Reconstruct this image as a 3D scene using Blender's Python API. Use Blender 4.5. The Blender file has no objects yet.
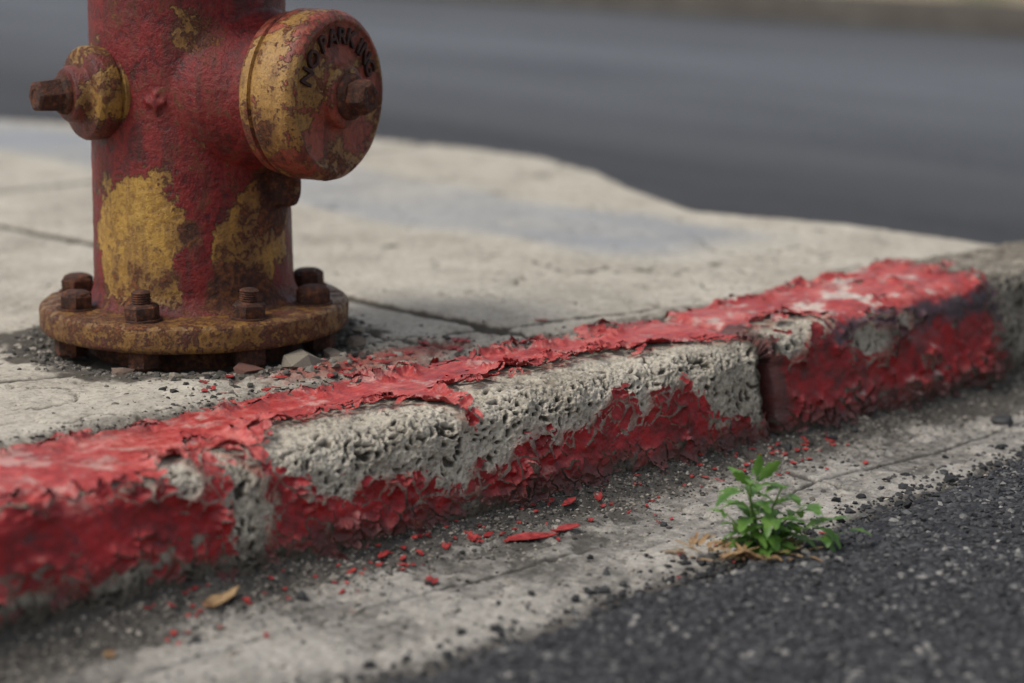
import bpy, bmesh, math, random
import numpy as np
from mathutils import Vector, Matrix
random.seed(4); RNG=np.random.default_rng(7)
S=bpy.context.scene; COL=S.collection
S.view_settings.view_transform='Standard'; S.view_settings.look='None'; S.view_settings.exposure=0

# ---------------------------------------------------------------- numpy noise
def hsh(ix,iy,seed):
    ix=ix.astype(np.int64); iy=iy.astype(np.int64)
    h=(ix*374761393+iy*668265263+seed*144269504)&0xffffffff
    h=((h^(h>>13))*1274126177)&0xffffffff
    h=((h^(h>>15))*1103515245)&0xffffffff
    return ((h^(h>>16))&0xffffff)/float(0xffffff)
def vn(x,y,seed=0):
    ix=np.floor(x); iy=np.floor(y); fx=x-ix; fy=y-iy
    u=fx*fx*fx*(fx*(fx*6-15)+10); v=fy*fy*fy*(fy*(fy*6-15)+10)
    a=hsh(ix,iy,seed); b=hsh(ix+1,iy,seed); c=hsh(ix,iy+1,seed); d=hsh(ix+1,iy+1,seed)
    return ((a*(1-u)+b*u)*(1-v)+(c*(1-u)+d*u)*v)*2-1
def fbm(x,y,seed=0,o=4,g=.5):
    r=0;amp=1;t=0
    for i in range(o):
        c,s=math.cos(i*1.1),math.sin(i*1.1)
        r=r+amp*vn((x*c-y*s)*2**i+i*13.7,(x*s+y*c)*2**i-i*7.1,seed+i*17); t+=amp; amp*=g
    return r/t
def voro(x,y,seed=0,jit=.95):
    ix=np.floor(x); iy=np.floor(y)
    f1=np.full(x.shape,9.0); f2=np.full(x.shape,9.0); idv=np.zeros(x.shape); ox=np.zeros(x.shape); oy=np.zeros(x.shape)
    for di in (-1,0,1):
        for dj in (-1,0,1):
            cx=ix+di; cy=iy+dj
            px=cx+.5+jit*(hsh(cx,cy,seed)-.5); py=cy+.5+jit*(hsh(cx,cy,seed+91)-.5)
            dx=x-px; dy=y-py; d=np.sqrt(dx*dx+dy*dy); r=hsh(cx,cy,seed+55)
            nf=d<f1
            f2=np.where(nf,f1,np.minimum(f2,d))
            idv=np.where(nf,r,idv); ox=np.where(nf,dx,ox); oy=np.where(nf,dy,oy); f1=np.where(nf,d,f1)
    return f1,f2,idv,ox,oy
def ss(a,b,x):
    t=np.clip((x-a)/(b-a),0,1); return t*t*(3-2*t)

# ---------------------------------------------------------------- mesh helpers
def mesh_from(name,V,F,mat,attrs=None,smooth=True,parent=None):
    V=np.asarray(V,dtype=np.float32); F=np.asarray(F,dtype=np.int32)
    me=bpy.data.meshes.new(name); k=F.shape[1]
    me.vertices.add(len(V)); me.vertices.foreach_set('co',V.ravel())
    me.loops.add(F.size); me.loops.foreach_set('vertex_index',F.ravel())
    me.polygons.add(len(F)); me.polygons.foreach_set('loop_start',np.arange(0,F.size,k,dtype=np.int32))
    try: me.polygons.foreach_set('loop_total',np.full(len(F),k,dtype=np.int32))
    except Exception: pass
    me.update(calc_edges=True)
    me.polygons.foreach_set('use_smooth',np.full(len(F),smooth,dtype=bool))
    if attrs:
        for an,arr in attrs.items():
            at=me.attributes.new(an,'FLOAT','POINT'); at.data.foreach_set('value',np.asarray(arr,dtype=np.float32).ravel())
    me.materials.append(mat); me.update()
    ob=bpy.data.objects.new(name,me); COL.objects.link(ob)
    if parent: ob.parent=parent
    return ob
def grid(name,P,mat,attrs=None,keep=None,parent=None):
    n,m,_=P.shape
    idx=np.arange(n*m).reshape(n,m)
    q=np.stack([idx[:-1,:-1],idx[1:,:-1],idx[1:,1:],idx[:-1,1:]],-1).reshape(-1,4)
    if keep is not None:
        kf=(keep[:-1,:-1]&keep[1:,:-1]&keep[1:,1:]&keep[:-1,1:]).ravel(); q=q[kf]
        used=np.unique(q); remap=np.full(n*m,-1); remap[used]=np.arange(len(used)); q=remap[q]
        V=P.reshape(-1,3)[used]; at={k:np.asarray(v).reshape(-1)[used] for k,v in (attrs or {}).items()}
        return mesh_from(name,V,q,mat,at,True,parent)
    return mesh_from(name,P.reshape(-1,3),q,mat,attrs,True,parent)
def empty(name,loc=(0,0,0)):
    e=bpy.data.objects.new(name,None); e.location=loc; COL.objects.link(e); return e

# ---------------------------------------------------------------- material helper
class MT:
    def __init__(s,name):
        s.m=bpy.data.materials.new(name); s.m.use_nodes=True; s.t=s.m.node_tree; s.t.nodes.clear()
        s.out=s.t.nodes.new('ShaderNodeOutputMaterial'); s.b=s.t.nodes.new('ShaderNodeBsdfPrincipled')
        s.t.links.new(s.b.outputs[0],s.out.inputs[0])
        s.co=s.t.nodes.new('ShaderNodeTexCoord').outputs['Object']
    def put(s,sock,v):
        if isinstance(v,bpy.types.NodeSocket): s.t.links.new(v,sock)
        else:
            if isinstance(v,(tuple,list)) and len(v)==3 and sock.type=='RGBA': v=(*v,1)
            sock.default_value=v
    def noise(s,sc,det=5,ro=.55,dist=0,co=None):
        n=s.t.nodes.new('ShaderNodeTexNoise'); s.put(n.inputs['Vector'],co or s.co)
        n.inputs['Scale'].default_value=sc;n.inputs['Detail'].default_value=det;n.inputs['Roughness'].default_value=ro;n.inputs['Distortion'].default_value=dist
        return n.outputs['Fac']
    def voro(s,sc,feature='F1',out='Distance',co=None):
        n=s.t.nodes.new('ShaderNodeTexVoronoi'); n.feature=feature; s.put(n.inputs['Vector'],co or s.co); n.inputs['Scale'].default_value=sc
        return n.outputs[out]
    def math(s,op,a,b=0,c=0,clamp=False):
        n=s.t.nodes.new('ShaderNodeMath'); n.operation=op; n.use_clamp=clamp
        s.put(n.inputs[0],a); s.put(n.inputs[1],b); s.put(n.inputs[2],c); return n.outputs[0]
    def step(s,x,a,b,o0=0.,o1=1.):
        n=s.t.nodes.new('ShaderNodeMapRange'); n.interpolation_type='SMOOTHSTEP'; s.put(n.inputs[0],x)
        n.inputs[1].default_value=a;n.inputs[2].default_value=b;n.inputs[3].default_value=o0;n.inputs[4].default_value=o1; return n.outputs[0]
    def mix(s,f,a,b,mode='MIX'):
        n=s.t.nodes.new('ShaderNodeMix'); n.data_type='RGBA'; n.blend_type=mode
        s.put(n.inputs['Factor'],f); s.put(n.inputs[6],a); s.put(n.inputs[7],b); return n.outputs[2]
    def ramp(s,f,st):
        n=s.t.nodes.new('ShaderNodeValToRGB'); s.put(n.inputs[0],f); e=n.color_ramp.elements
        while len(e)<len(st): e.new(.5)
        for k,(p,c) in enumerate(st): e[k].position=p; e[k].color=(*c,1)
        return n.outputs[0]
    def attr(s,name):
        n=s.t.nodes.new('ShaderNodeAttribute'); n.attribute_name=name; return n.outputs['Fac']
    def xyz(s,sock):
        n=s.t.nodes.new('ShaderNodeSeparateXYZ'); s.put(n.inputs[0],sock); return n.outputs
    def normal(s): return s.t.nodes.new('ShaderNodeNewGeometry').outputs['Normal']
    def dist(s,c):
        n=s.t.nodes.new('ShaderNodeVectorMath'); n.operation='DISTANCE'; s.put(n.inputs[0],s.co); n.inputs[1].default_value=c; return n.outputs['Value']
    def stretch(s,sc):
        mp=s.t.nodes.new('ShaderNodeMapping'); mp.inputs['Scale'].default_value=sc; s.t.links.new(s.co,mp.inputs[0]); return mp.outputs[0]
    def bump(s,h,d=.002,st=1.):
        n=s.t.nodes.new('ShaderNodeBump'); s.put(n.inputs['Height'],h); n.inputs['Distance'].default_value=d; n.inputs['Strength'].default_value=st
        return n.outputs[0]
    def done(s,col,rough,nor=None,spec=None):
        s.put(s.b.inputs['Base Color'],col); s.put(s.b.inputs['Roughness'],rough)
        if nor is not None: s.put(s.b.inputs['Normal'],nor)
        if spec is not None: s.put(s.b.inputs['Specular IOR Level'],spec)
        return s.m

def mat_concrete(name,c0,c1,c2,dirtcol=(.05,.042,.034),bumpd=.0015,agg=0.,blot=.5):
    a=MT(name)
    n1=a.noise(7,6,.65); n2=a.noise(110,5,.7); n3=a.noise(420,3,.6)
    col=a.ramp(a.math('MULTIPLY_ADD',n2,.5,a.math('MULTIPLY',n1,.5)),[(.36,c0),(.5,c1),(.64,c2)])
    bl=a.step(a.noise(26,6,.72,.5),.52,.68); col=a.mix(a.math('MULTIPLY',bl,blot),col,tuple(x*.52 for x in c1))
    if agg:
        v=a.xyz(a.voro(120,'F1','Color')); vd=a.voro(120)
        m=a.math('MULTIPLY',a.step(v[0],.66,.7),a.step(vd,.5,.36)); col=a.mix(a.math('MULTIPLY',m,agg),col,a.mix(v[1],(.12,.10,.085),(.50,.46,.38)))
    spk=a.step(a.noise(280,2,.5),.60,.68); col=a.mix(a.math('MULTIPLY',spk,.6),col,tuple(x*.3 for x in c1))
    spk2=a.step(a.noise(230,2,.5,.3),.36,.29); col=a.mix(a.math('MULTIPLY',spk2,.45),col,(.62,.59,.53))
    d=a.attr('dirt'); dn=a.math('ADD',d,a.math('MULTIPLY',a.math('SUBTRACT',a.noise(60,6,.65),.5),1.2))
    dm=a.math('MULTIPLY',a.step(dn,.25,.95),a.step(d,.0,.15))
    col=a.mix(a.math('MULTIPLY',dm,.88),col,dirtcol)
    st=a.attr('stain'); sm=a.math('MULTIPLY',a.step(a.math('ADD',st,a.math('SUBTRACT',a.noise(45,6,.7),.5)),.3,.62),a.step(st,0,.2))
    col=a.mix(a.math('MULTIPLY',sm,.65),col,(.33,.085,.065))
    col=a.mix(a.math('MULTIPLY',a.attr('tint'),.75),col,(.24,.265,.30))
    h=a.math('ADD',a.math('MULTIPLY',n2,.8),a.math('MULTIPLY',n3,.5))
    return a.done(col,.92,a.bump(h,bumpd,1.),.22)
M_curbc=mat_concrete('curb_concrete',(.22,.19,.145),(.43,.385,.31),(.58,.53,.44),(.050,.041,.032),agg=.6,blot=.35)
M_walk=mat_concrete('sidewalk_concrete',(.28,.25,.20),(.44,.40,.33),(.56,.515,.43),(.045,.038,.03),bumpd=.0018,agg=.35,blot=.42)
M_gut=mat_concrete('gutter_concrete',(.15,.14,.125),(.31,.29,.255),(.45,.42,.375),(.045,.04,.035),.002,agg=.4,blot=.55)

def mat_redpaint():
    a=MT('red_curb_paint')
    nz=a.xyz(a.normal())[2]
    up=a.step(nz,.25,.98)
    n1=a.noise(14,6,.6); n2=a.noise(70,6,.65); n3=a.noise(260,4,.6)
    f=a.math('MULTIPLY_ADD',n2,.5,a.math('MULTIPLY',n1,.5))
    base=a.ramp(f,[(.38,(.10,.004,.006)),(.5,(.28,.007,.010)),(.62,(.41,.015,.018))])
    fade=a.ramp(f,[(.38,(.28,.020,.020)),(.5,(.45,.060,.053)),(.62,(.57,.17,.145))])
    col=a.mix(a.math('MULTIPLY',up,.9),base,fade)
    wf=a.math('MULTIPLY',a.step(a.noise(20,8,.72),.52,.62),a.math('MULTIPLY',up,a.attr('scuff')),clamp=True)
    col=a.mix(wf,col,(.58,.48,.41))
    g=a.math('ADD',a.attr('dirt'),a.math('MULTIPLY',a.math('SUBTRACT',a.noise(36,7,.7),.5),1.7))
    gm=a.step(g,.25,.95); col=a.mix(a.math('MULTIPLY',gm,.88),col,(.055,.027,.023))
    blk=a.step(a.math('ADD',a.attr('stain'),a.math('MULTIPLY',a.math('SUBTRACT',a.noise(30,8,.72),.5),1.5)),.45,.75)
    col=a.mix(a.math('MULTIPLY',blk,.9),col,(.038,.035,.042))
    sp=a.step(a.noise(300,3,.6),.60,.70); col=a.mix(a.math('MULTIPLY',sp,.55),col,(.08,.015,.015))
    e=a.attr('edge'); col=a.mix(a.math('MULTIPLY',a.step(a.math('MULTIPLY_ADD',a.noise(90,3),.8,e),.85,1.2),.28),col,(.60,.26,.22))
    h=a.math('ADD',a.math('MULTIPLY',n2,1.),a.math('MULTIPLY',n3,.5))
    return a.done(col,a.step(n2,.3,.7,.32,.60),a.bump(h,.0018,.9),.42)
M_red=mat_redpaint()

# ---------------------------------------------------------------- CURB
ARC_R=.032
def profile(a,h):
    f=h-ARC_R; q=math.pi/2*ARC_R
    Y=np.zeros_like(a); z=np.zeros_like(a); nY=np.zeros_like(a); nz=np.zeros_like(a)
    m=a<f; bat=-.014
    Y=np.where(m,bat*(1-a/f),Y); z=np.where(m,a,z); nY=np.where(m,-1,nY)
    th=np.clip((a-f)/ARC_R,0,math.pi/2); m2=(a>=f)&(a<f+q)
    Y=np.where(m2,ARC_R-ARC_R*np.cos(th),Y); z=np.where(m2,f+ARC_R*np.sin(th),z); nY=np.where(m2,-np.cos(th),nY); nz=np.where(m2,np.sin(th),nz)
    m3=a>=f+q
    Y=np.where(m3,ARC_R+(a-f-q),Y); z=np.where(m3,h,z); nz=np.where(m3,1,nz)
    return Y,z,nY,nz
def erode_dist(mask,n):
    d=np.zeros(mask.shape,dtype=np.float32); cur=mask.copy()
    for i in range(n):
        d+=cur
        p=np.pad(cur,1,mode='edge')
        nx=cur&p[:-2,1:-1]&p[2:,1:-1]&p[1:-1,:-2]&p[1:-1,2:]
        if i%2: nx=nx&p[:-2,:-2]&p[2:,2:]&p[:-2,2:]&p[2:,:-2]
        cur=nx
    return d
def box_blur(a,k):
    for ax in (0,1):
        for _ in range(2):
            c=np.cumsum(np.concatenate([np.repeat(np.take(a,[0],ax),k,ax),a,np.repeat(np.take(a,[-1],ax),k,ax)],ax),ax)
            n=a.shape[ax]
            a=(np.take(c,np.arange(2*k,2*k+n),ax)-np.take(c,np.arange(0,n),ax))/(2*k)
    return a
def build_curb(name,xs,hfun,bfun,dirtf,stainf,scufff,seed,cell,painted=True):
    par=empty(name)
    aa=np.arange(-.03,.306,cell)
    X,A=np.meshgrid(xs,aa,indexing='ij')
    h=hfun(X)
    Y,z,nY,nz=profile(A,h)
    z=np.where(A<0,A,z)
    x0,x1=xs[0],xs[-1]
    low=.0045*fbm(X*9,A*9,seed,3)+.0018*fbm(X*40,A*40,seed+3,3)
    arris=np.exp(-((A-.115)/.03)**2)
    low-=arris*.010*np.clip(fbm(X*14,A*10,seed+5,4)+.05,0,1)
    low-=.016*ss(.292,.306,A+.006*fbm(X*30,A*0,seed+6,3))
    e=np.minimum(X-x0,x1-X); er=.018+.012*fbm(A*30,X*4,seed+8,3)
    t=np.clip(1-e/er,0,1); endd=-er*(1-np.sqrt(np.clip(1-t*t,0,1)))-.045*(e<.0012)
    B,A2=bfun(X,A)
    wx=X+.007*fbm(X*60,A*60,seed+20,3); wy=A+.007*fbm(X*60,A*60,seed+27,3)
    f1,f2,cid,ox,oy=voro(wx*40,wy*50,seed+30)
    g1,g2,gid,hx,hy=voro(wx*85,wy*95,seed+40)
    fld=B+.017*fbm(X*22,A*26,seed+50,4)+.026*(cid-.5)+.009*(gid-.5)+.0025*fbm(X*160,A*160,seed+53,2)
    paint=(fld>0)&(A>-.02) if painted else np.zeros(X.shape,bool)
    near=1-ss(0,.044,fld)
    ch_=hsh(np.floor(cid*1e5),np.floor(cid*3e4),5); ch2=hsh(np.floor(gid*1e5),np.floor(gid*3e4),6)
    crack=((f2-f1)<(.02+.12*near*ch_))&(near>.12)&(cid>.15)
    crack|=((g2-g1)<(.12*near*ch2))&(near>.5)&(gid>.5)
    paint&=~crack
    paint&=~((near>.35)&(gid>.92))
    ch=voro(X*60+1.5*fbm(X*40,A*40,seed+61,2),A*60+1.5*fbm(X*40,A*40,seed+62,2),seed+60)
    paint&=~((ch[0]<.42*(ch[2]-.8)*3)&(ch[2]>.8)&(fbm(X*7,A*9,seed+66,4)>.14))
    pm=box_blur(paint.astype(float),4)
    ex=np.clip(1-pm*1.1,0,1) if painted else np.ones(X.shape)
    wq=1.1*fbm(X*38,A*38,3,3); wr=1.1*fbm(X*38,A*38,4,3)
    p1=voro(X*86+wq,A*86+wr,seed+70); p2=voro(X*210+wq,A*210,seed+75); p3=voro(X*42+wq,A*48+wr,seed+78)
    pm1=fbm(X*12,A*12,seed+79,3)
    pit=-.0062*(1-ss(.10,.38*p1[2]+.12,p1[0]))*(p1[2]>.48-.4*pm1)-.0020*(1-ss(.1,.45,p2[0]))*(p2[2]>.35)-.0085*(1-ss(.08,.28,p3[0]))*(p3[2]>.74)
    rough=.0050*fbm(X*26,A*26,seed+80,5,.6)+.0014*fbm(X*200,A*200,seed+85,3)+pit
    base=low+endd+ex*(-.0034+rough)+(1-ex)*(-.0020)
    dirt=np.clip(dirtf(X,A),0,2)
    dirt=np.maximum(dirt,1.0*ss(.030,.008,e)*(A<.2))
    pit_dark=np.clip(-pit*200,0,1)*ex*.95  # bare concrete darkened with pit depth, carried in the dirt attribute
    P=np.stack([X,Y+nY*base,z+nz*base],-1)
    st=np.zeros(X.shape)
    if painted: st=.5*np.clip(box_blur(paint.astype(float),9)*1.5,0,1)*(ex>.05)
    grid('concrete',P,M_curbc,{'dirt':np.maximum(dirt,pit_dark),'stain':st,'tint':0*X},None,par)
    if painted:
        d=erode_dist(paint,16)*cell
        curl=np.clip(1-d/.011,0,1)**2*(.0006+.0115*np.clip(fbm(X*28,A*28,seed+90,2)+.18,0,1))
        ang=cid*40; tilt=(ox*np.cos(ang)+oy*np.sin(ang))*.0105*near*ch_
        an2=gid*40; tilt=tilt+(hx*np.cos(an2)+hy*np.sin(an2))*.0040*near*ch2
        tilt=np.maximum(tilt,-.0006)
        pd=low+endd+.0007+curl+tilt+.0005*fbm(X*150,A*150,seed+95,3)+near*.0018
        PP=np.stack([X,Y+nY*pd,z+nz*pd],-1)
        grid('red_paint',PP,M_red,{'dirt':dirt,'stain':stainf(X,A),'scuff':scufff(X,A),'edge':np.clip(1-d/.0035,0,1)*near},paint,par)
    return par

kx=np.array([0,1.38,1.405,1.44,1.50,1.60,1.63,1.645,1.66,1.68,1.72,1.79,1.92,1.985,2.005,2.02,2.06,2.13])
kU=np.array([.10,.10,.14,.175,.182,.180,.150,.092,.108,.172,.176,.184,.176,.158,.148,.146,.154,.13])
kL=np.array([.14,.14,.10,.088,.076,.054,.051,.054,.060,.068,.074,.084,.096,.106,.060,.050,.046,.042])
def b1(X,A):
    U=np.interp(X,kx,kU); L=np.interp(X,kx,kL)
    B=-np.minimum(U-A,A-L); B=np.clip(B,-.05,.06)
    for (cx,ca,rx,ra) in ((1.295,.118,.018,.022),(1.352,.07,.020,.060),(1.345,.13,.014,.016)):
        dd=(np.sqrt(((X-cx)/rx)**2+((A-ca)/ra)**2)-1)*.03
        B=np.minimum(B,dd)
    bot=np.interp(X,[0,1.1,1.25,1.4,1.5,1.8,2.12],[.038,.036,.032,.020,.014,.008,.014])
    B=np.minimum(B,(A-bot)*1.0)
    B=np.minimum(B,np.interp(X,[0,1.4,1.6,1.9,2.12],[.318,.315,.300,.292,.298])-A)
    return B,A
def dirt1(X,A):
    return 1.1*np.clip(1-A/.05,0,1)+.30+.25*np.clip((A-.25)/.05,0,1)
z0=lambda X,A: np.zeros(X.shape)
xs=np.concatenate([np.arange(.35,1.15,.0025),np.arange(1.15,2.118,.0009)])
build_curb('curb',xs,lambda X:.121+.009*np.clip((X-1.5)/.6,0,1),b1,dirt1,
  lambda X,A:.16+.40*np.exp(-((A-.085)/.022)**2-((X-1.13)/.05)**2),lambda X,A:.45+0*X,11,.0009)
def b2(X,A):
    B=np.full(X.shape,.05)
    for (cx,ca,rx,ra) in ((2.31,.10,.030,.017),(2.19,.150,.035,.020),(2.16,.115,.020,.012),(2.38,.12,.02,.008),(2.42,.06,.015,.007)):
        B=np.minimum(B,(np.sqrt(((X-cx)/rx)**2+((A-ca)/ra)**2)-1)*.03)
    B=np.minimum(B,A-.012); B=np.minimum(B,.31-A); B=np.minimum(B,(2.575-X))
    return B,A
xs=np.arange(2.127,2.95,.0016)
build_curb('curb',xs,lambda X:.128+.020*np.clip((X-2.13)/.45,0,1),b2,lambda X,A:1.0*np.clip(1-A/.045,0,1)+.40+.3*ss(2.5,2.6,X),
  lambda X,A:.15+.62*np.exp(-((A-.118)/.026)**2)*ss(2.15,2.28,X)+.4*ss(2.52,2.6,X),lambda X,A:1.4*np.exp(-((X-2.33)/.17)**2)+.35,23,.0013)
xs=np.arange(-4,.345,.02)
build_curb('curb',xs,lambda X:.121+0*X,lambda X,A:(A-.02,A),lambda X,A:.3+0*X,z0,z0,31,.006)

# ---------------------------------------------------------------- SIDEWALK
eY=np.array([-.5,.0,.26,.51,.77,1.03,1.2,1.41,1.65,1.88,2.2,2.66,3.4,9])
eX=np.array([2.9,2.93,2.96,2.95,2.88,3.0,3.1,3.17,3.17,3.13,3.0,2.78,2.6,2.6])
HX,HY=1.658,.492
def walk_h(X,Y):
    z=.12+.0018*fbm(X*4,Y*4,2,3)+.0013*fbm(X*30,Y*30,5,4)
    rh=np.sqrt((X-HX)**2+(Y-HY)**2)
    v=voro(X*55,Y*55,9); z=z-.0024*(1-ss(.1,.4,v[0]))*(v[2]>.72)
    v2=voro(X*22+fbm(X*20,Y*20,8),Y*22,10); pop=(1-ss(.1,.32,v2[0]))*(v2[2]>.86); z=z-.004*pop
    jx=1.962+.006*fbm(Y*6,Y*0,3,2)
    g=np.maximum(1-ss(.45,1,np.abs(X-jx)/(.018+.006*fbm(X*25,Y*25,14,3))),0)
    g2=1-ss(0,1,(Y-.200)/(.030+.020*fbm(X*18,Y*3,19,4)))
    g3=1-ss(.3,1,np.abs(Y-1.72)/.018)
    cr=HX+.13+.03*fbm(Y*12,Y*0,33,4)+(.5-Y)*.35
    g4=(1-ss(0,1,np.abs(X-cr)/.009))*(Y<.46)
    cr2=.345+.02*fbm(X*10,X*0,37,4)+(X-1.8)*-.25
    g5=(1-ss(0,1,np.abs(Y-cr2)/.009))*(X>1.3)*(X<2.3)
    crk=np.abs(fbm(X*2.6,Y*2.6,88,5)); g6=(1-ss(0,.016,crk))*ss(-.2,.1,fbm(X*1.7,Y*1.7,89,2))
    z=z-.018*np.clip(g2,0,1)-.012*g-.008*g3-.007*g4-.006*g5-.003*g6
    bz=np.exp(-(((X-1.74)/.22)**2+((Y-.27)/.055)**2))
    f=voro(X*28+fbm(X*20,Y*20,4),Y*28,41)
    z=z+bz*(.010*(f[2]-.6)-.008*(f[1]-f[0]<.12))
    hole=ss(.20+.03*fbm(X*20,Y*20,50,3),.15,rh)
    z=z-.008*hole
    dirt=np.clip(1.5*np.clip(g2,0,1)+1.7*g+1.1*g3+1.2*g4+1.2*g5+.9*g6+.5*pop,0,1.6)
    dirt=np.maximum(dirt,.55*np.exp(-((Y-.2)/.045)**2))
    dirt=np.maximum(dirt,1.2*ss(.240,.18,rh+.045*fbm(X*22,Y*22,61,4)))
    dirt=np.maximum(dirt,.55*bz)
    return z,dirt+.12+.32*np.clip(fbm(X*6,Y*6,77,4),0,1),bz
xs=np.arange(.2,3.32,.0046); ys=np.arange(.200,3.0,.0046)
X,Y=np.meshgrid(xs,ys,indexing='ij')
z,dirt,bz=walk_h(X,Y)
ed=X-(np.interp(Y,eY,eX)+.006*fbm(X*10,Y*10,71,3))
z=z-.15*ss(-.05,.012,ed)
dirt=dirt+.4*ss(-.08,0,ed)
tint=ss(2.40,2.48,X+.05*fbm(X*5,Y*5,91,4))*(1-ss(2.70,2.80,X+.06*fbm(X*4,Y*4,92,4)))*ss(.42,.62,Y)*(.75+.5*fbm(X*5,Y*3,93,3))
grid('sidewalk',np.stack([X,Y,z],-1),M_walk,{'dirt':dirt,'stain':.7*bz,'tint':np.clip(tint,0,1)})
def coarse(name,x0,x1,y0,y1,zt,mat,n=40,k=30):
    X,Y=np.meshgrid(np.linspace(x0,x1,n),np.linspace(y0,y1,k),indexing='ij')
    z=zt+.002*fbm(X*2,Y*2,4,2)
    e=np.minimum(np.minimum(X-x0,x1-X),np.minimum(Y-y0,y1-Y)); z=np.where(e<1e-5,zt-.14,z)
    return grid(name,np.stack([X,Y,z],-1),mat,{'dirt':np.full(X.shape,.15),'stain':0*X,'tint':0*X})
coarse('sidewalk',-4,.195,.205,3.0,.118,M_walk)
coarse('sidewalk',-4,2.65,3.01,6.5,.118,M_walk)

# ---------------------------------------------------------------- GUTTER
def aedge(X): return np.interp(X,[0,1.27,1.7,2.28,3,4],[-.335,-.322,-.302,-.25,-.22,-.2])
def gut_h(X,Y):
    z=.0+.0028*fbm(X*6,Y*6,101,3)+.0018*fbm(X*45,Y*45,103,4)
    v=voro(X*50,Y*50,108); z=z-.0026*(1-ss(.1,.42,v[0]))*(v[2]>.6)
    z=z-.006*ss(.02,-.1,Y)
    z=z+.014*ss(-.045+.02*fbm(X*14,Y*9,110,4),.0,Y)+.005*ss(-.13,-.02,Y)*fbm(X*70,Y*70,111,4)
    cr=-.135+.012*fbm(X*7,X*0,120,5)
    g=(1-ss(0,1,np.abs(Y-cr)/.004))*ss(.1,.3,fbm(X*2.3,X*0,122,2)+.3)
    jt=(1-ss(0,1,np.abs(X-2.05-.006*fbm(Y*20,Y*0,3,3))/.005))
    pl=fbm(X*11,Y*14,124,5); z=z+.003*ss(.0,.06,pl)
    z=z-.006*g-.006*jt
    dirt=.85*ss(-.10+.06*fbm(X*9,Y*9,130,4),-.01,Y)+.9*g+.8*jt
    dirt=dirt+.9*ss(.05,-.015,Y-aedge(X)+.02*fbm(X*18,Y*18,133,4))
    dirt=dirt+.24+.5*np.clip(fbm(X*5,Y*9,140,4),0,1)+.28*(pl<0)
    return z,np.clip(dirt,0,1.3)
xs=np.arange(.6,3.1,.0028); ys=np.arange(-.42,.03,.0028)
X,Y=np.meshgrid(xs,ys,indexing='ij'); z,dirt=gut_h(X,Y)
grid('gutter',np.stack([X,Y,z],-1),M_gut,{'dirt':dirt,'stain':0*X,'tint':0*X})
xs=np.arange(-4,.6,.03); ys=np.arange(-.42,.03,.02)
X,Y=np.meshgrid(xs,ys,indexing='ij'); z,dirt=gut_h(X,Y)
grid('gutter',np.stack([X,Y,z*0-.004],-1),M_gut,{'dirt':dirt,'stain':0*X,'tint':0*X})

# ---------------------------------------------------------------- ASPHALT
def mat_asphalt(name,k=1.):
    a=MT(name); n=a.noise(6,5,.6); v=a.voro(190,'F1','Color'); vd=a.voro(190); vr=a.xyz(v)[0]
    c=a.ramp(a.math('MULTIPLY_ADD',vr,.6,a.math('MULTIPLY',n,.4)),[(.2,(.014*k,.014*k,.016*k)),(.6,(.036*k,.036*k,.039*k)),(.88,(.09*k,.09*k,.092*k))])
    h=a.math('ADD',a.math('MULTIPLY',a.math('SUBTRACT',1,vd),1.),a.math('MULTIPLY',a.noise(400,3),.4))
    return a.done(c,.8,a.bump(h,.003,.8),.35)
M_asp=mat_asphalt('asphalt')
def asp_h(X,Y):
    e=Y-(aedge(X)+.012*fbm(X*16,X*0+1,151,4)+.018*fbm(X*50,Y*50,152,3))
    z=.010+.003*fbm(X*5,Y*5,150,3)+.0024*fbm(X*80,Y*80,154,3)-.045*ss(-.022,.018,e)
    return z,e
xs=np.arange(.6,3.2,.0035); ys=np.arange(-1.3,-.17,.0035)
X,Y=np.meshgrid(xs,ys,indexing='ij'); z,_=asp_h(X,Y)
z=np.where((X>3.15)|(Y<-1.28),-.03,z)
grid('asphalt_road',np.stack([X,Y,z],-1),M_asp)
def mat_farroad():
    a=MT('worn_asphalt'); n=a.noise(1.6,6,.65,0,a.stretch((1.8,.22,1))); n2=a.noise(30,5,.7)
    c=a.ramp(a.math('MULTIPLY_ADD',n2,.3,a.math('MULTIPLY',n,.7)),[(.36,(.62,.63,.66)),(.5,(1,1,1)),(.62,(1.2,1.19,1.18))])
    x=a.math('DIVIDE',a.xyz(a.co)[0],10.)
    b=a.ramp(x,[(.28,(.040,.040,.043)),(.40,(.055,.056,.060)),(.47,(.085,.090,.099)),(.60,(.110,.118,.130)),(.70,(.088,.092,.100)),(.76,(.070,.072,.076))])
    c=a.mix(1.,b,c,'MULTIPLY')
    return a.done(c,.85,a.bump(a.noise(300,3),.003,.8),.3)
M_far=mat_farroad()
def sheet(name,x0,x1,y0,y1,z,mat):
    return mesh_from(name,[(x0,y0,z),(x1,y0,z),(x1,y1,z),(x0,y1,z)],[(0,1,2,3)],mat,None,False)
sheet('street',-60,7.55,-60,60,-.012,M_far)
a=MT('bare_ground'); n=a.noise(1.3,6,.7); n2=a.noise(9,5,.7)
M_gr=a.done(a.ramp(a.math('MULTIPLY_ADD',n2,.35,a.math('MULTIPLY',n,.65)),[(.40,(.07,.09,.035)),(.48,(.25,.205,.13)),(.62,(.42,.34,.24))]),.95,a.bump(n2,.03,.8),.2)
sheet('ground',-600,600,-600,600,-.03,M_gr)
X,Y=np.meshgrid(np.array([7.53,7.55,7.58,7.70,7.71]),np.linspace(-20,25,90),indexing='ij')
z=np.array([-.02,.085,.10,.10,.06])[:,None]+0*Y
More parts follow.
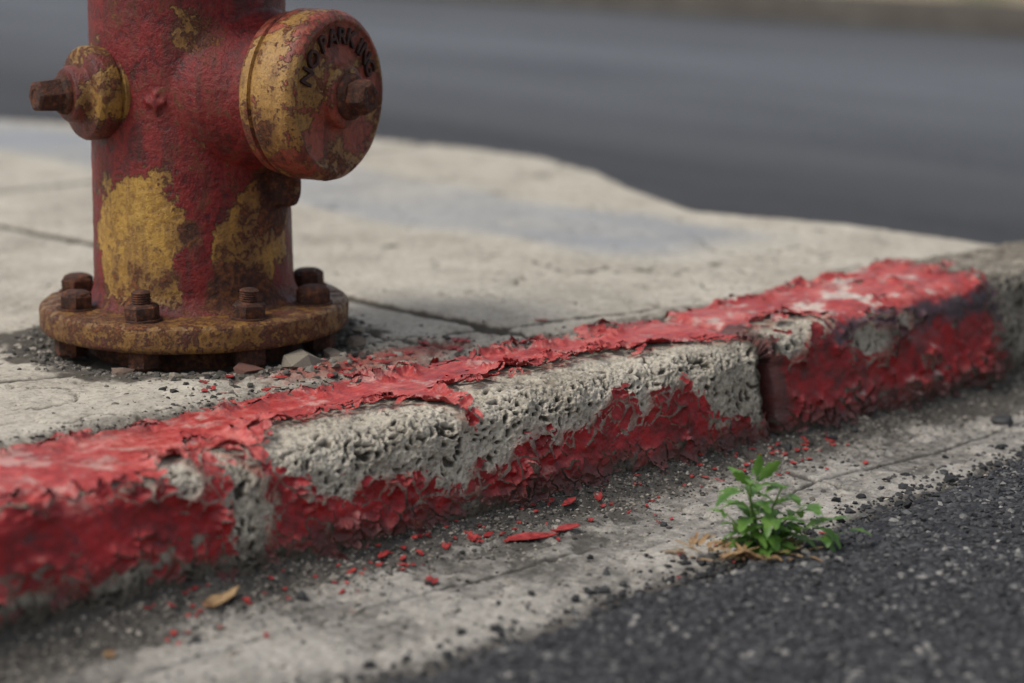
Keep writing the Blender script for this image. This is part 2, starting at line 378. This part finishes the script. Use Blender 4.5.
grid('curb',np.stack([X,Y,z],-1),mat_concrete('far_curb_concrete',(.05,.045,.04),(.08,.07,.06),(.13,.12,.10)),{'dirt':.5+0*X,'stain':0*X,'tint':0*X})
X,Y=np.meshgrid(np.linspace(7.70,30,160),np.linspace(-20,30,200),indexing='ij')
z=.085+.05*np.clip(fbm(X*1.5,Y*1.5,200,4)+.1,0,1)*ss(7.8,8.3,X)
grid('verge',np.stack([X,Y,z],-1),M_gr)

# ---------------------------------------------------------------- scattered stones
def ico():
    bm=bmesh.new(); bmesh.ops.create_icosphere(bm,subdivisions=1,radius=1)
    V=np.array([v.co[:] for v in bm.verts]); F=np.array([[v.index for v in f.verts] for f in bm.faces]); bm.free(); return V,F
IV,IF=ico()
def stones(name,pts,sz,mat,flat=.7,jit=.28,parent=None,rng=RNG):
    n=len(pts); q=rng.normal(size=(n,4)); q/=np.linalg.norm(q,axis=1)[:,None]
    w,x,y,zz=q.T
    R=np.stack([1-2*(y*y+zz*zz),2*(x*y-w*zz),2*(x*zz+w*y),2*(x*y+w*zz),1-2*(x*x+zz*zz),2*(y*zz-w*x),2*(x*zz-w*y),2*(y*zz+w*x),1-2*(x*x+y*y)],-1).reshape(n,3,3)
    V=IV[None]*(1+jit*rng.normal(size=(n,len(IV),1))*.8)
    V=V*rng.uniform(.65,1.25,size=(n,1,3))
    V=np.einsum('nij,nkj->nki',R,V)*np.asarray(sz)[:,None,None]; V[:,:,2]*=flat
    V=V+pts[:,None,:]
    F=(IF[None]+(np.arange(n)*len(IV))[:,None,None]).reshape(-1,3)
    r=np.repeat(rng.random(n),len(IV))
    return mesh_from(name,V.reshape(-1,3),F,mat,{'rnd':r},False,parent)
def mat_stone(name,stops,rough=.85):
    a=MT(name); r=a.attr('rnd'); c=a.ramp(r,stops); c=a.mix(a.math('MULTIPLY',a.noise(500,2),.5),c,(.03,.028,.025))
    return a.done(c,rough,None,.35)
M_as=mat_stone('asphalt_aggregate',[(0,(.013,.013,.015)),(.5,(.032,.032,.035)),(.82,(.070,.070,.073)),(.95,(.16,.155,.145)),(1,(.36,.34,.31))],.5)
M_gs=mat_stone('grit',[(0,(.03,.028,.026)),(.5,(.11,.10,.085)),(.8,(.26,.23,.19)),(1,(.45,.41,.35))])
M_tar=mat_stone('tar_crumb',[(0,(.018,.018,.02)),(.8,(.04,.04,.042)),(1,(.08,.08,.08))],.6)
n=30000; px=RNG.uniform(1.0,2.9,n); py=RNG.uniform(-1.0,-.2,n); pz,e=asp_h(px,py); k=e<-.004
sz=.0020+.0036*RNG.random(n)**1.6
stones('asphalt_aggregate',np.stack([px,py,pz-.0003],-1)[k],sz[k],M_as,.7)
def gpts(n,fy,x0=.9,x1=2.8):
    x=RNG.uniform(x0,x1,n); y=fy(n); z,_=gut_h(x,y); z2,_=asp_h(x,y); return np.stack([x,y,np.maximum(z,z2)],-1)
P1=gpts(11000,lambda n:-np.abs(RNG.normal(0,.042,n))-.008); s1=.0008+.0024*RNG.random(11000)**3
P2=gpts(3500,lambda n:RNG.uniform(-.3,-.01,n)); s2=.0009+.0030*RNG.random(3500)**4
stones('gravel',np.concatenate([P1,P2]),np.concatenate([s1,s2]),M_gs)
x=RNG.uniform(.9,2.9,1700); y=aedge(x)+np.abs(RNG.normal(0,.035,1700))-.005; z,_=gut_h(x,y); z2,_=asp_h(x,y)
stones('asphalt_crumbs',np.stack([x,y,np.maximum(z,z2)+.001],-1),.0016+.0050*RNG.random(1700)**3,M_tar)
big=[(1.36,-.075,.008),(1.66,-.16,.006),(1.80,-.13,.0045),(1.92,-.18,.005),(1.53,-.21,.0055),(2.1,-.19,.006),(1.48,-.12,.004),(2.25,-.16,.005),(2.0,-.09,.005),(1.22,-.10,.007),(1.86,-.235,.006),(2.33,-.18,.007),(1.62,-.245,.006),(2.2,-.03,.008),(2.24,-.035,.006),(2.12,-.03,.006),(2.42,-.12,.012),(1.70,-.20,.004)]
bp=np.array([(x,y,float(gut_h(np.array([x]),np.array([y]))[0][0])+s*.35) for x,y,s in big])
stones('loose_stones',bp,np.array([b[2] for b in big]),M_tar,.7)
n=3000; x=RNG.uniform(.8,2.6,n); y=.2+np.abs(RNG.normal(0,.018,n)); z,_,_=walk_h(x,y)
A_=np.stack([x,y,z],-1); sA=.0008+.0022*RNG.random(n)**3
n=2600; th=RNG.uniform(0,6.283,n); r=.16+np.abs(RNG.normal(0,.030,n)); x=HX+r*np.cos(th); y=HY+r*np.sin(th); y=np.maximum(y,.2); z,_,_=walk_h(x,y)
B_=np.stack([x,y,z],-1); sB=.0009+.0042*RNG.random(n)**3
n=450; x=RNG.normal(1.70,.13,n); y=np.clip(RNG.normal(.28,.035,n),.2,2); z,_,_=walk_h(x,y)
C_=np.stack([x,y,z],-1); sC=.001+.0045*RNG.random(n)**3
n=800; x=RNG.uniform(.9,2.6,n); y=RNG.uniform(.2,1.6,n); z,_,_=walk_h(x,y)
D_=np.stack([x,y,z],-1); sD=.0007+.002*RNG.random(n)**3
stones('gravel',np.concatenate([A_,B_,C_,D_]),np.concatenate([sA,sB,sC,sD]),M_gs)
lump=[(1.60,.315,.020),(1.66,.30,.026),(1.72,.315,.018),(1.78,.345,.016),(1.52,.345,.014),(1.83,.40,.014),(1.70,.275,.014),(1.49,.40,.012)]
lp=np.array([(x,y,.12+.001) for x,y,s in lump])
M_lump=mat_stone('mortar_rubble',[(0,(.16,.07,.05)),(.5,(.20,.17,.13)),(1,(.30,.26,.20))])
stones('rubble',lp,np.array([l[2] for l in lump]),M_lump,.45)

a=MT('paint_chip'); nzz=a.noise(120,4,.6); M_chip=a.done(a.ramp(nzz,[(.35,(.20,.014,.016)),(.65,(.42,.06,.052))]),.5,a.bump(nzz,.001,.6),.4)
def chips(name,lst,zf,mat):
    V=[];F=[]
    for (x,y,L,W,an,lift) in lst:
        nseg=11; base=len(V); z=zf(x,y); cv=random.uniform(.15,.5)
        ring=[]
        for i in range(nseg):
            t=2*math.pi*i/nseg; rr=random.uniform(.55,1.25)
            u=math.cos(t)*L*rr; v=math.sin(t)*W*rr
            X_=x+u*math.cos(an)-v*math.sin(an); Y_=y+u*math.sin(an)+v*math.cos(an)
            ring.append((X_,Y_,z+.0015+lift*(.5+u/L*.5)+cv*(v*v/W+u*u/L*.3)))
        V.append((x,y,z+.0015+lift*.5)); V+=ring
        for i in range(nseg): F.append((base,base+1+i,base+1+(i+1)%nseg))
    ob=mesh_from(name,V,F,mat,None,False)
    m=ob.modifiers.new('th','SOLIDIFY'); m.thickness=.0009; return ob
gz=lambda x,y: float(gut_h(np.array([x]),np.array([y]))[0][0])
L=[(1.66,-.075,.028,.009,-.55,.003),(1.70,-.083,.016,.007,-.4,.002),(1.49,-.115,.012,.007,.3,.002),(1.60,-.052,.010,.006,1,.003),(1.63,-.045,.008,.005,.2,.002),
   (1.57,-.045,.008,.005,.7,.002),(1.76,-.03,.012,.005,.2,.003),(1.80,-.035,.010,.005,.9,.003),(1.50,-.03,.008,.004,.4,.002),(1.44,-.05,.007,.004,.2,.002)]
for i in range(150):
    L.append((random.uniform(1.2,2.2),-abs(random.gauss(.01,.04))-.012,random.uniform(.0012,.0055),random.uniform(.001,.0035),random.uniform(0,3),.001))
for i in range(14):
    L.append((random.gauss(1.80,.05),random.gauss(-.24,.03),random.uniform(.0015,.004),random.uniform(.001,.003),random.uniform(0,3),.001))
chips('paint_chips',L,gz,M_chip)
wz=lambda x,y: float(walk_h(np.array([x]),np.array([y]))[0][0])
L=[(random.gauss(1.76,.13),max(.21,random.gauss(.25,.035)),random.uniform(.003,.011),random.uniform(.002,.006),random.uniform(0,3),.001) for i in range(50)]
chips('paint_chips',L,wz,M_chip)
a=MT('dry_leaf'); M_leafd=a.done(a.ramp(a.noise(80,5),[(.35,(.14,.07,.03)),(.65,(.38,.25,.12))]),.7)
chips('fallen_leaf',[(1.29,-.045,.024,.008,.3,.006),(1.14,-.08,.008,.005,1.2,.003)],gz,M_leafd)

# ---------------------------------------------------------------- WEED
def mat_leaf():
    a=MT('weed_leaf'); n=a.noise(60,4); c=a.ramp(n,[(.35,(.055,.14,.022)),(.65,(.16,.29,.06))])
    a.put(a.b.inputs['Base Color'],c); a.b.inputs['Roughness'].default_value=.45
    tr=a.t.nodes.new('ShaderNodeBsdfTranslucent'); a.put(tr.inputs[0],(.20,.38,.05,1)); mx=a.t.nodes.new('ShaderNodeMixShader'); mx.inputs[0].default_value=.3
    a.t.links.new(a.b.outputs[0],mx.inputs[1]); a.t.links.new(tr.outputs[0],mx.inputs[2]); a.t.links.new(mx.outputs[0],a.out.inputs[0]); return a.m
M_leaf=mat_leaf()
a=MT('weed_stem'); M_stem=a.done((.12,.20,.045),.6)
WX,WY=1.772,-.286; WZ=.006
weed=empty('weed_plant',(WX,WY,WZ)); weed.scale=(1.15,1.15,1.08)
LV=[];LF=[];SV=[];SF=[]
def leaf(p,d,up,L,W,bend,teeth=4):
    d=d.normalized(); side=d.cross(up).normalized(); nrm=side.cross(d).normalized()
    n=16; base=len(LV); cur=Vector(p); dd=d.copy()
    for i in range(n+1):
        t=i/n
        env=.10 if t<.16 else (math.sin(math.pi*((t-.16)/.84)**.8)**.75+.06)
        w=W*env*(.60+.55*abs(((t*teeth)%1)-.12)) if t>.16 else W*.1
        if i==n: w=.0001
        fold=.30*w
        LV.append(cur-side*w+nrm*fold); LV.append(cur+Vector((0,0,0))); LV.append(cur+side*w+nrm*fold)
        dd=(dd-nrm*bend/n*1.0).normalized(); nrm=side.cross(dd).normalized(); cur=cur+dd*(L/n)
    for i in range(n):
        b=base+i*3; LF.append((b,b+1,b+4,b+3)); LF.append((b+1,b+2,b+5,b+4))
def stem(pts,r0,r1):
    base=len(SV); k=6
    for i,p in enumerate(pts):
        t=i/(len(pts)-1); r=r0*(1-t)+r1*t
        for j in range(k):
            an=j/k*2*math.pi; SV.append(Vector(p)+Vector((math.cos(an)*r,math.sin(an)*r,0)))
    for i in range(len(pts)-1):
        for j in range(k):
            a_=base+i*k+j; b_=base+i*k+(j+1)%k; SF.append((a_,b_,b_+k,a_+k))
R_=Vector((.724,-.690,0)); Fw=Vector((.690,.724,0)); UP=Vector((0,0,1))
def grow(dirR,dirF,h,nl,LL,seed,wr=.20):
    random.seed(seed); pts=[]; p=Vector((random.uniform(-.006,.006),random.uniform(-.006,.006),0))
    for i in range(9):
        t=i/8; pts.append(p+R_*dirR*t**1.3+Fw*dirF*t**1.3+UP*h*t)
    stem(pts,.0018,.0009)
    for i in range(nl):
        t=.22+.78*(i/(nl-1)); k=min(7,int(t*8)); q=pts[k].lerp(pts[k+1],t*8-k)
        an=i*2.4+seed; hd=R_*math.cos(an)+Fw*math.sin(an); out=(hd+UP*random.uniform(.2,.8)+(R_*dirR+Fw*dirF)*8*t)
        Lf=LL*random.uniform(.6,1.25)*(1-.35*abs(t-.6))
        leaf(q,out,UP,Lf,Lf*wr*random.uniform(.75,1.2),random.uniform(.3,1.5),random.choice([3,4,5]))
grow(-.004,.0,.070,14,.036,1)
grow(.020,.005,.058,11,.034,5)
grow(.058,-.004,.030,13,.034,9,.23)
grow(.042,.012,.040,11,.032,12,.22)
grow(-.028,-.004,.036,9,.030,17)
grow(.012,-.02,.034,9,.030,23,.22)
grow(.074,.006,.018,9,.028,31,.24)
grow(-.012,.012,.055,9,.030,41)
for i in range(18):
    an=i*2.4; hd=R_*math.cos(an)*1.2+Fw*math.sin(an)
    leaf(Vector((0,0,.004)),hd+UP*random.uniform(.15,.5),UP,random.uniform(.028,.046),random.uniform(.005,.008),random.uniform(.4,1.1),5)
leaf(R_*-.004+UP*.067,UP+R_*.1,Fw,.026,.005,.2,4)
leaf(R_*-.004+UP*.064,UP+R_*.8,Fw,.032,.0065,.5,4)
leaf(R_*-.004+UP*.060,UP*.7-R_*.9,Fw,.028,.0055,.5,4)
mesh_from('leaves',[tuple(v) for v in LV],LF,M_leaf,None,True,weed); mesh_from('stems',[tuple(v) for v in SV],SF,M_stem,None,True,weed)
LV=[];LF=[]
for i in range(90):
    an=random.uniform(0,6.28); r=random.uniform(.005,.060); p=R_*math.cos(an)*r+Fw*math.sin(an)*r*.5+UP*.004-R_*.018-Fw*.018
    hd=R_*math.cos(an*3)+Fw*math.sin(an*3); leaf(p,hd+UP*.25,UP,random.uniform(.010,.030),random.uniform(.0012,.004),random.uniform(-.3,.6),2)
mesh_from('dry_leaves',[tuple(v) for v in LV],LF,M_leafd,None,True,weed)

# ---------------------------------------------------------------- FIRE HYDRANT
def mat_hyd(name,redb=.0,rustb=.0,blobs=(),redc=((.045,.005,.005),(.165,.010,.010),(.28,.025,.021)),zr=None,sc=1.,yelc=((.15,.075,.02),(.38,.21,.038),(.54,.35,.075)),rc3=((.016,.009,.008),(.065,.025,.014),(.20,.075,.028)),dents=1.):
    a=MT(name)
    n1=a.noise(15*sc,6,.66,.5); n2=a.noise(40*sc,7,.70,.4); n3=a.noise(150,5,.68); n4=a.noise(480,3,.6)
    rf=a.math('ADD',a.math('ADD',a.math('MULTIPLY',n3,.22),a.math('MULTIPLY',n2,.28)),a.math('MULTIPLY_ADD',n1,.5,redb))
    uf=a.math('ADD',a.math('ADD',a.math('MULTIPLY',n3,.30),a.math('MULTIPLY',n2,.45)),a.math('MULTIPLY_ADD',n1,-.25,.25+rustb))
    for (c,r,dr,du) in blobs:
        g=a.step(a.dist(c),r,r*.35)
        if dr: rf=a.math('ADD',rf,a.math('MULTIPLY',g,dr))
        if du: uf=a.math('ADD',uf,a.math('MULTIPLY',g,du))
    if zr:
        g=a.step(a.xyz(a.co)[2],zr[1],zr[0]); uf=a.math('ADD',uf,a.math('MULTIPLY',g,zr[2]))
    red=a.step(rf,.445,.46); rust=a.step(uf,.545,.562)
    rustcol=a.ramp(a.math('MULTIPLY_ADD',n3,.5,a.math('MULTIPLY',n2,.5)),[(.38,rc3[0]),(.5,rc3[1]),(.62,rc3[2])])
    yel=a.ramp(a.math('MULTIPLY_ADD',n3,.5,a.math('MULTIPLY',n2,.5)),[(.38,yelc[0]),(.5,yelc[1]),(.62,yelc[2])])
    rc=a.ramp(a.math('MULTIPLY_ADD',n2,.6,a.math('MULTIPLY',n3,.4)),[(.38,redc[0]),(.5,redc[1]),(.62,redc[2])])
    stv=a.step(a.noise(60,5,.65,0,a.stretch((1,1,.2))),.46,.64)
    rc=a.mix(a.math('MULTIPLY',stv,.65),rc,(.050,.014,.010)); yel=a.mix(a.math('MULTIPLY',stv,.5),yel,(.12,.055,.025))
    pk=a.step(a.noise(55,6,.7,.8),.63,.68); rc=a.mix(a.math('MULTIPLY',pk,.22),rc,(.32,.11,.085))
    col=a.mix(red,yel,rc)
    ln=a.math('MULTIPLY',a.step(rf,.425,.445),a.step(rf,.475,.452)); col=a.mix(a.math('MULTIPLY',ln,.7),col,(.06,.018,.012))
    halo=a.step(uf,.475,.545); col=a.mix(a.math('MULTIPLY',halo,.65),col,(.10,.036,.018))
    col=a.mix(rust,col,rustcol)
    sp=a.step(n4,.61,.69); col=a.mix(a.math('MULTIPLY',sp,.6),col,(.035,.017,.012))
    h=a.math('ADD',a.math('MULTIPLY',red,.5),a.math('MULTIPLY',a.math('SUBTRACT',1,rust),.9))
    h=a.math('ADD',h,a.math('MULTIPLY',n3,1.1)); h=a.math('ADD',h,a.math('MULTIPLY',n4,.35)); h=a.math('ADD',h,a.math('MULTIPLY',n2,.8))
    ro=a.math('ADD',a.math('MULTIPLY',rust,.36),a.step(n2,.3,.7,.32,.58))
    return a.done(col,ro,a.bump(h,.0021*dents,1.),.36)
hyd=empty('fire_hydrant',(HX,HY,.12))
def D(deg): return Vector((math.cos(math.radians(deg)),math.sin(math.radians(deg)),0))
def bl(deg,z,r,dr,du,R=.115): return (tuple(D(deg)*R+UP*z),r,dr,du)
PA=D(-74); LA=D(-188); AZ=.299
def addlathe(bm,prof,o,ax,seg=64,ph=0.):
    ax=ax.normalized(); ref=UP if abs(ax.z)<.9 else Vector((1,0,0)); u=ref.cross(ax).normalized(); v=ax.cross(u)
    rings=[]
    for (l,r) in prof:
        if r<1e-6: rings.append([bm.verts.new(o+ax*l)])
        else: rings.append([bm.verts.new(o+ax*l+(u*math.cos(2*math.pi*(i+ph)/seg)+v*math.sin(2*math.pi*(i+ph)/seg))*r) for i in range(seg)])
    for a_,b_ in zip(rings[:-1],rings[1:]):
        if len(a_)==1 and len(b_)==1: continue
        for i in range(seg):
            j=(i+1)%seg
            if len(a_)==1: bm.faces.new((a_[0],b_[i],b_[j]))
            elif len(b_)==1: bm.faces.new((a_[i],a_[j],b_[0]))
            else: bm.faces.new((a_[i],a_[j],b_[j],b_[i]))
def tobj(name,bm,mat,smooth=40,bev=None,parent=hyd):
    bmesh.ops.recalc_face_normals(bm,faces=bm.faces)
    me=bpy.data.meshes.new(name); bm.to_mesh(me); bm.free(); me.materials.append(mat)
    for p in me.polygons: p.use_smooth=True
    try: me.set_sharp_from_angle(angle=math.radians(smooth))
    except Exception: pass
    ob=bpy.data.objects.new(name,me); COL.objects.link(ob); ob.parent=parent
    if bev:
        m=ob.modifiers.new('b','BEVEL'); m.width=bev; m.segments=2; m.limit_method='ANGLE'; m.angle_limit=math.radians(35)
    return ob
def addbox(bm,c,sx,sy,sz,rot=0):
    r=bmesh.ops.create_cube(bm,size=1); M=Matrix.Translation(c)@Matrix.Rotation(rot,4,'Z')@Matrix.Diagonal((sx,sy,sz,1))
    bmesh.ops.transform(bm,matrix=M,verts=r['verts'])
O=Vector((0,0,AZ))
Mbody=mat_hyd('hydrant_body_paint',.045,-.035,[
  bl(-160,.165,.080,-.20,0),bl(-172,.125,.07,-.18,0),bl(-156,.14,.06,-.14,0),bl(-168,.085,.05,-.12,.04),bl(-150,.095,.04,-.10,.04),
  bl(-88,.125,.070,-.22,.03),bl(-80,.16,.055,-.18,.04),bl(-98,.10,.05,-.18,.06),bl(-92,.075,.045,-.12,.06),
  bl(-68,.17,.045,-.1,.12),bl(-106,.080,.038,0,.14),bl(-80,.06,.040,0,.07),bl(-75,.205,.04,0,.12,.11),
  bl(-128,.145,.022,0,.12),bl(-125,.10,.03,.08,.0),bl(-140,.075,.03,-.10,.05),bl(-148,.27,.03,-.07,.04),bl(-135,.38,.045,-.07,.02),bl(-120,.37,.04,-.05,.07),bl(-165,.40,.04,-.05,.06)],zr=(.055,.085,.05))
bm=bmesh.new()
addlathe(bm,[(.03,0),(.03,.128),(.052,.127),(.058,.121),(.070,.1165),(.15,.115),(.3,.1135),(.44,.112),(.455,.118),(.47,.13),(.48,.13),(.48,0)],Vector(),UP,96)
addlathe(bm,[(.0,0),(.0,.102),(.088,.101),(.106,.094),(.124,.087),(.146,.084),(.146,0)],O,PA,96)
addlathe(bm,[(.0,0),(.0,.064),(.092,.060),(.100,.051),(.108,.046),(.115,.045),(.115,0)],O,LA,64)
addlathe(bm,[(.0,0),(.0,.064),(.096,.060),(.106,.051),(.118,.046),(.125,.045),(.125,0)],O,D(42),64)
addlathe(bm,[(.165,0),(.168,.014),(.178,.018),(.235,.02),(.235,0)],D(-66)*.122,UP,24)
addbox(bm,D(-66)*.11+UP*.205,.03,.03,.05,math.radians(-66))
c=D(-145)*.1145+UP*.292
addbox(bm,c,.008,.024,.006,math.radians(-145)); addbox(bm,c,.008,.006,.022,math.radians(-145))
body=tobj('barrel',bm,Mbody)
m=body.modifiers.new('r','REMESH'); m.mode='VOXEL'; m.voxel_size=.0026; m.use_smooth_shade=True
m=body.modifiers.new('s','SMOOTH'); m.factor=.5; m.iterations=5
tx=bpy.data.textures.new('cast','CLOUDS'); tx.noise_scale=.02; tx.noise_depth=3
m=body.modifiers.new('d','DISPLACE'); m.texture=tx; m.strength=.0016; m.mid_level=.5
Mfl=mat_hyd('hydrant_flange_paint',-.085,.032,(),((.05,.014,.010),(.11,.026,.018),(.17,.045,.028)),sc=1.6,yelc=((.11,.055,.018),(.33,.17,.034),(.47,.28,.065)))
bm=bmesh.new()
addlathe(bm,[(.019,0),(.019,.174),(.0205,.178),(.024,.180),(.043,.1805),(.0475,.1795),(.0505,.1755),(.0515,.168),(.052,.150),(.052,.122),(.052,0)],Vector(),UP,128)
fl=tobj('base_flange',bm,Mfl,60)
m=fl.modifiers.new('sub','SUBSURF'); m.subdivision_type='SIMPLE'; m.levels=2; m.render_levels=2
tx2=bpy.data.textures.new('cast2','CLOUDS'); tx2.noise_scale=.03; tx2.noise_depth=3
m=fl.modifiers.new('d','DISPLACE'); m.texture=tx2; m.strength=.0022; m.mid_level=.5
Mrust=mat_hyd('rusted_iron',-.3,.14,(),sc=2.,rc3=((.016,.009,.008),(.060,.023,.013),(.16,.058,.025))); Mdark=mat_hyd('rusted_base',-.3,.3,())
bm=bmesh.new(); addlathe(bm,[(-.03,.122),(.02,.122)],Vector(),UP,64)
tobj('standpipe',bm,Mdark)
bm=bmesh.new()
random.seed(8)
for k in range(8):
    d=D(-126+22.5+45*k)*.148; ph=random.random(); tilt=Vector((random.uniform(-.04,.04),random.uniform(-.04,.04),1))
    addlathe(bm,[(.050,0),(.050,.0225),(.0535,.0225),(.0535,0)],d,tilt,24)
    addlathe(bm,[(.053,0),(.053,.0185),(.055,.0198),(.067,.0198),(.070,.017),(.070,0)],d,tilt,6,ph)
    if k in (0,7):
        prof=[(.069,.0108)]; z_=.069
        while z_<.084: prof+= [(z_+.001,.0112),(z_+.0022,.0098)]; z_+=.0026
        prof+=[(.0855,.0075),(.086,0)]
        addlathe(bm,prof,d,tilt,20)
    else: addlathe(bm,[(.069,.0165),(.071,.0155),(.0725,.012),(.073,0)],d,tilt,20)
    addlathe(bm,[(.020,0),(.020,.0195),(.001,.0195),(-.002,.017),(-.002,0)],d*1.04,UP,6,ph+.3)
tobj('flange_bolts',bm,Mrust,30)
# pumper cap
right=UP.cross(PA).normalized()
Mcap=mat_hyd('cap_paint',-.008,-.030,[(tuple(PA*.215+O),.060,.03,.01),(tuple(PA*.17+O-right*.1),.09,-.10,.0),(tuple(PA*.17+O-right*.06+UP*.08),.05,-.06,.0),(tuple(PA*.2+O-UP*.085),.055,-.08,.08),(tuple(PA*.2+O+right*.08-UP*.03),.04,-.05,.05),(tuple(PA*.16+O-right*.09-UP*.03),.04,0,.09)],
   ((.13,.024,.016),(.28,.062,.038),(.37,.125,.070)),sc=1.5,yelc=((.18,.09,.028),(.36,.20,.055),(.48,.30,.09)),dents=.6)
bm=bmesh.new()
addlathe(bm,[(.136,0),(.136,.087),(.140,.091),(.150,.092),(.152,.088),(.155,.088),(.157,.0935),(.161,.0955),(.197,.0955),(.203,.094),(.2085,.0895),(.2105,.085),(.2105,.0835),(.2085,.081),(.2075,.055),(.209,.040),(.212,.0365),(.219,.0355),(.223,.032),(.2235,.026),(.2235,0)],O,PA,128)
cap=tobj('pumper_cap',bm,Mcap,50)
m=cap.modifiers.new('sub','SUBSURF'); m.subdivision_type='SIMPLE'; m.levels=2; m.render_levels=2
m=cap.modifiers.new('d','DISPLACE'); m.texture=tx; m.strength=.0012; m.mid_level=.5
bm=bmesh.new()
addlathe(bm,[(.222,0),(.222,.0265),(.228,.0260),(.231,.0225),(.232,.0195),(.232,0)],O,PA,32)
addlathe(bm,[(.231,0),(.231,.0215),(.248,.0200),(.252,.016),(.252,.010),(.2505,.009),(.2505,0)],O,PA,6,.2)
tobj('pumper_nut',bm,Mrust,30,.0012)
Mcap2=mat_hyd('hose_cap_paint',.02,.01,[(tuple(LA*.12+O+D(-98)*.045),.05,-.14,0),(tuple(LA*.12+O+UP*.045),.04,-.10,0)],((.07,.010,.008),(.16,.024,.018),(.25,.05,.03)),sc=1.7)
bm=bmesh.new()
addlathe(bm,[(.098,0),(.098,.048),(.101,.052),(.107,.052),(.108,.048),(.110,.048),(.111,.0515),(.115,.053),(.132,.053),(.137,.050),(.139,.044),(.140,.035),(.144,.0325),(.152,.032),(.156,.029),(.1565,.022),(.1565,0)],O,LA,96)
c2=tobj('hose_cap',bm,Mcap2,45,.0012)
bm=bmesh.new()
addlathe(bm,[(.155,0),(.155,.0225),(.162,.022),(.166,.018),(.166,0)],O,LA,32)
addlathe(bm,[(.165,0),(.165,.0205),(.190,.0185),(.1935,.015),(.1935,.009),(.192,.008),(.192,0)],O,LA,6,.1)
tobj('hose_nut',bm,Mrust,30,.0012)
RA=D(42); bm=bmesh.new()
addlathe(bm,[(.110,0),(.110,.049),(.119,.053),(.127,.055),(.144,.055),(.149,.052),(.152,.036),(.164,.033),(.1685,.022),(.1685,0)],O,RA,64)
addlathe(bm,[(.167,0),(.167,.0195),(.203,.0175),(.2065,.014),(.2065,0)],O,RA,5,.1)
tobj('hose_cap_rear',bm,Mcap2,45)
bm=bmesh.new()
addlathe(bm,[(.470,0),(.470,.145),(.474,.150),(.492,.150),(.496,.145),(.498,.123),(.505,.119),(.54,.113),(.575,.097),(.60,.072),(.615,.045),(.620,.03),(.632,.030),(.636,.026),(.636,0)],Vector(),UP,96)
tobj('bonnet',bm,Mbody,35)
bm=bmesh.new(); addlathe(bm,[(.63,0),(.63,.020),(.665,.017),(.668,0)],Vector(),UP,5)
for k in range(8):
    d=D(10+45*k)*.135; addlathe(bm,[(.495,0),(.495,.014),(.508,.014),(.509,0)],d,UP,6)
tobj('bonnet_nuts',bm,Mrust,30)
# cast lettering
a=MT('cast_lettering_edge_shade'); n=a.noise(120,4,.6)
Mlet=a.done(a.ramp(n,[(.36,(.018,.009,.007)),(.55,(.045,.016,.011)),(.70,(.11,.038,.022))]),.6,a.bump(n,.0008,.8),.35)  # letters coloured dark in place of the shade along their raised edges
txt="NO PARKING"
angs=[157,138,0,116,100,84,68,52,40,24]
for i,ch in enumerate(txt):
    if ch==' ': continue
    cu=bpy.data.curves.new('t','FONT'); cu.body=ch; cu.size=.0265; cu.extrude=.0018; cu.bevel_depth=.0004; cu.align_x='CENTER'; cu.align_y='CENTER'; cu.offset=.0001
    o=bpy.data.objects.new('t',cu); COL.objects.link(o); bpy.context.view_layer.update()
    me=bpy.data.meshes.new_from_object(o.evaluated_get(bpy.context.evaluated_depsgraph_get())); bpy.data.objects.remove(o)
    xsv=[v.co.x for v in me.vertices]; ysv=[v.co.y for v in me.vertices]
    me.transform(Matrix.Translation((-(max(xsv)+min(xsv))/2,-(max(ysv)+min(ysv))/2,0)))
    an=math.radians(angs[i]); rad=right*math.cos(an)+UP*math.sin(an); tan=right*math.sin(an)-UP*math.cos(an)
    M=Matrix((tan,rad,PA)).transposed().to_4x4(); M.translation=O+PA*.2095+rad*.067
    me.transform(M); me.materials.clear(); me.materials.append(Mlet)
    ob=bpy.data.objects.new('letter_'+ch.lower(),me); COL.objects.link(ob); ob.parent=hyd

# ---------------------------------------------------------------- light, camera
az=Vector((-.85,.30,0)).normalized(); el=math.radians(55)
sd=Vector((az.x*math.cos(el),az.y*math.cos(el),math.sin(el)))
sun=bpy.data.lights.new('sun','SUN'); sun.energy=2.0; sun.angle=math.radians(16); sun.color=(1,.96,.90)
so=bpy.data.objects.new('sun',sun); COL.objects.link(so); so.rotation_euler=sd.to_track_quat('Z','Y').to_euler()
w=bpy.data.worlds.new('World'); S.world=w; w.use_nodes=True; nt=w.node_tree
bg=nt.nodes['Background']; sk=nt.nodes.new('ShaderNodeTexSky'); sk.sky_type='NISHITA'; sk.sun_disc=False
sk.sun_elevation=el; sk.sun_rotation=math.atan2(az.x,az.y); sk.air_density=1.0; sk.dust_density=3; sk.ozone_density=1
hs=nt.nodes.new('ShaderNodeHueSaturation'); hs.inputs['Saturation'].default_value=.42
nt.links.new(sk.outputs[0],hs.inputs['Color']); nt.links.new(hs.outputs[0],bg.inputs[0]); bg.inputs[1].default_value=.145
cd=bpy.data.cameras.new('camera'); cam=bpy.data.objects.new('camera',cd); COL.objects.link(cam)
cd.lens=85; cd.sensor_width=36; cam.location=(0,-1.79,.697); cam.rotation_euler=(math.radians(78.3),0,math.radians(-43.6))
cd.clip_start=.05; cd.clip_end=2000; cd.dof.use_dof=True; cd.dof.focus_distance=2.60; cd.dof.aperture_fstop=2.6
S.camera=cam
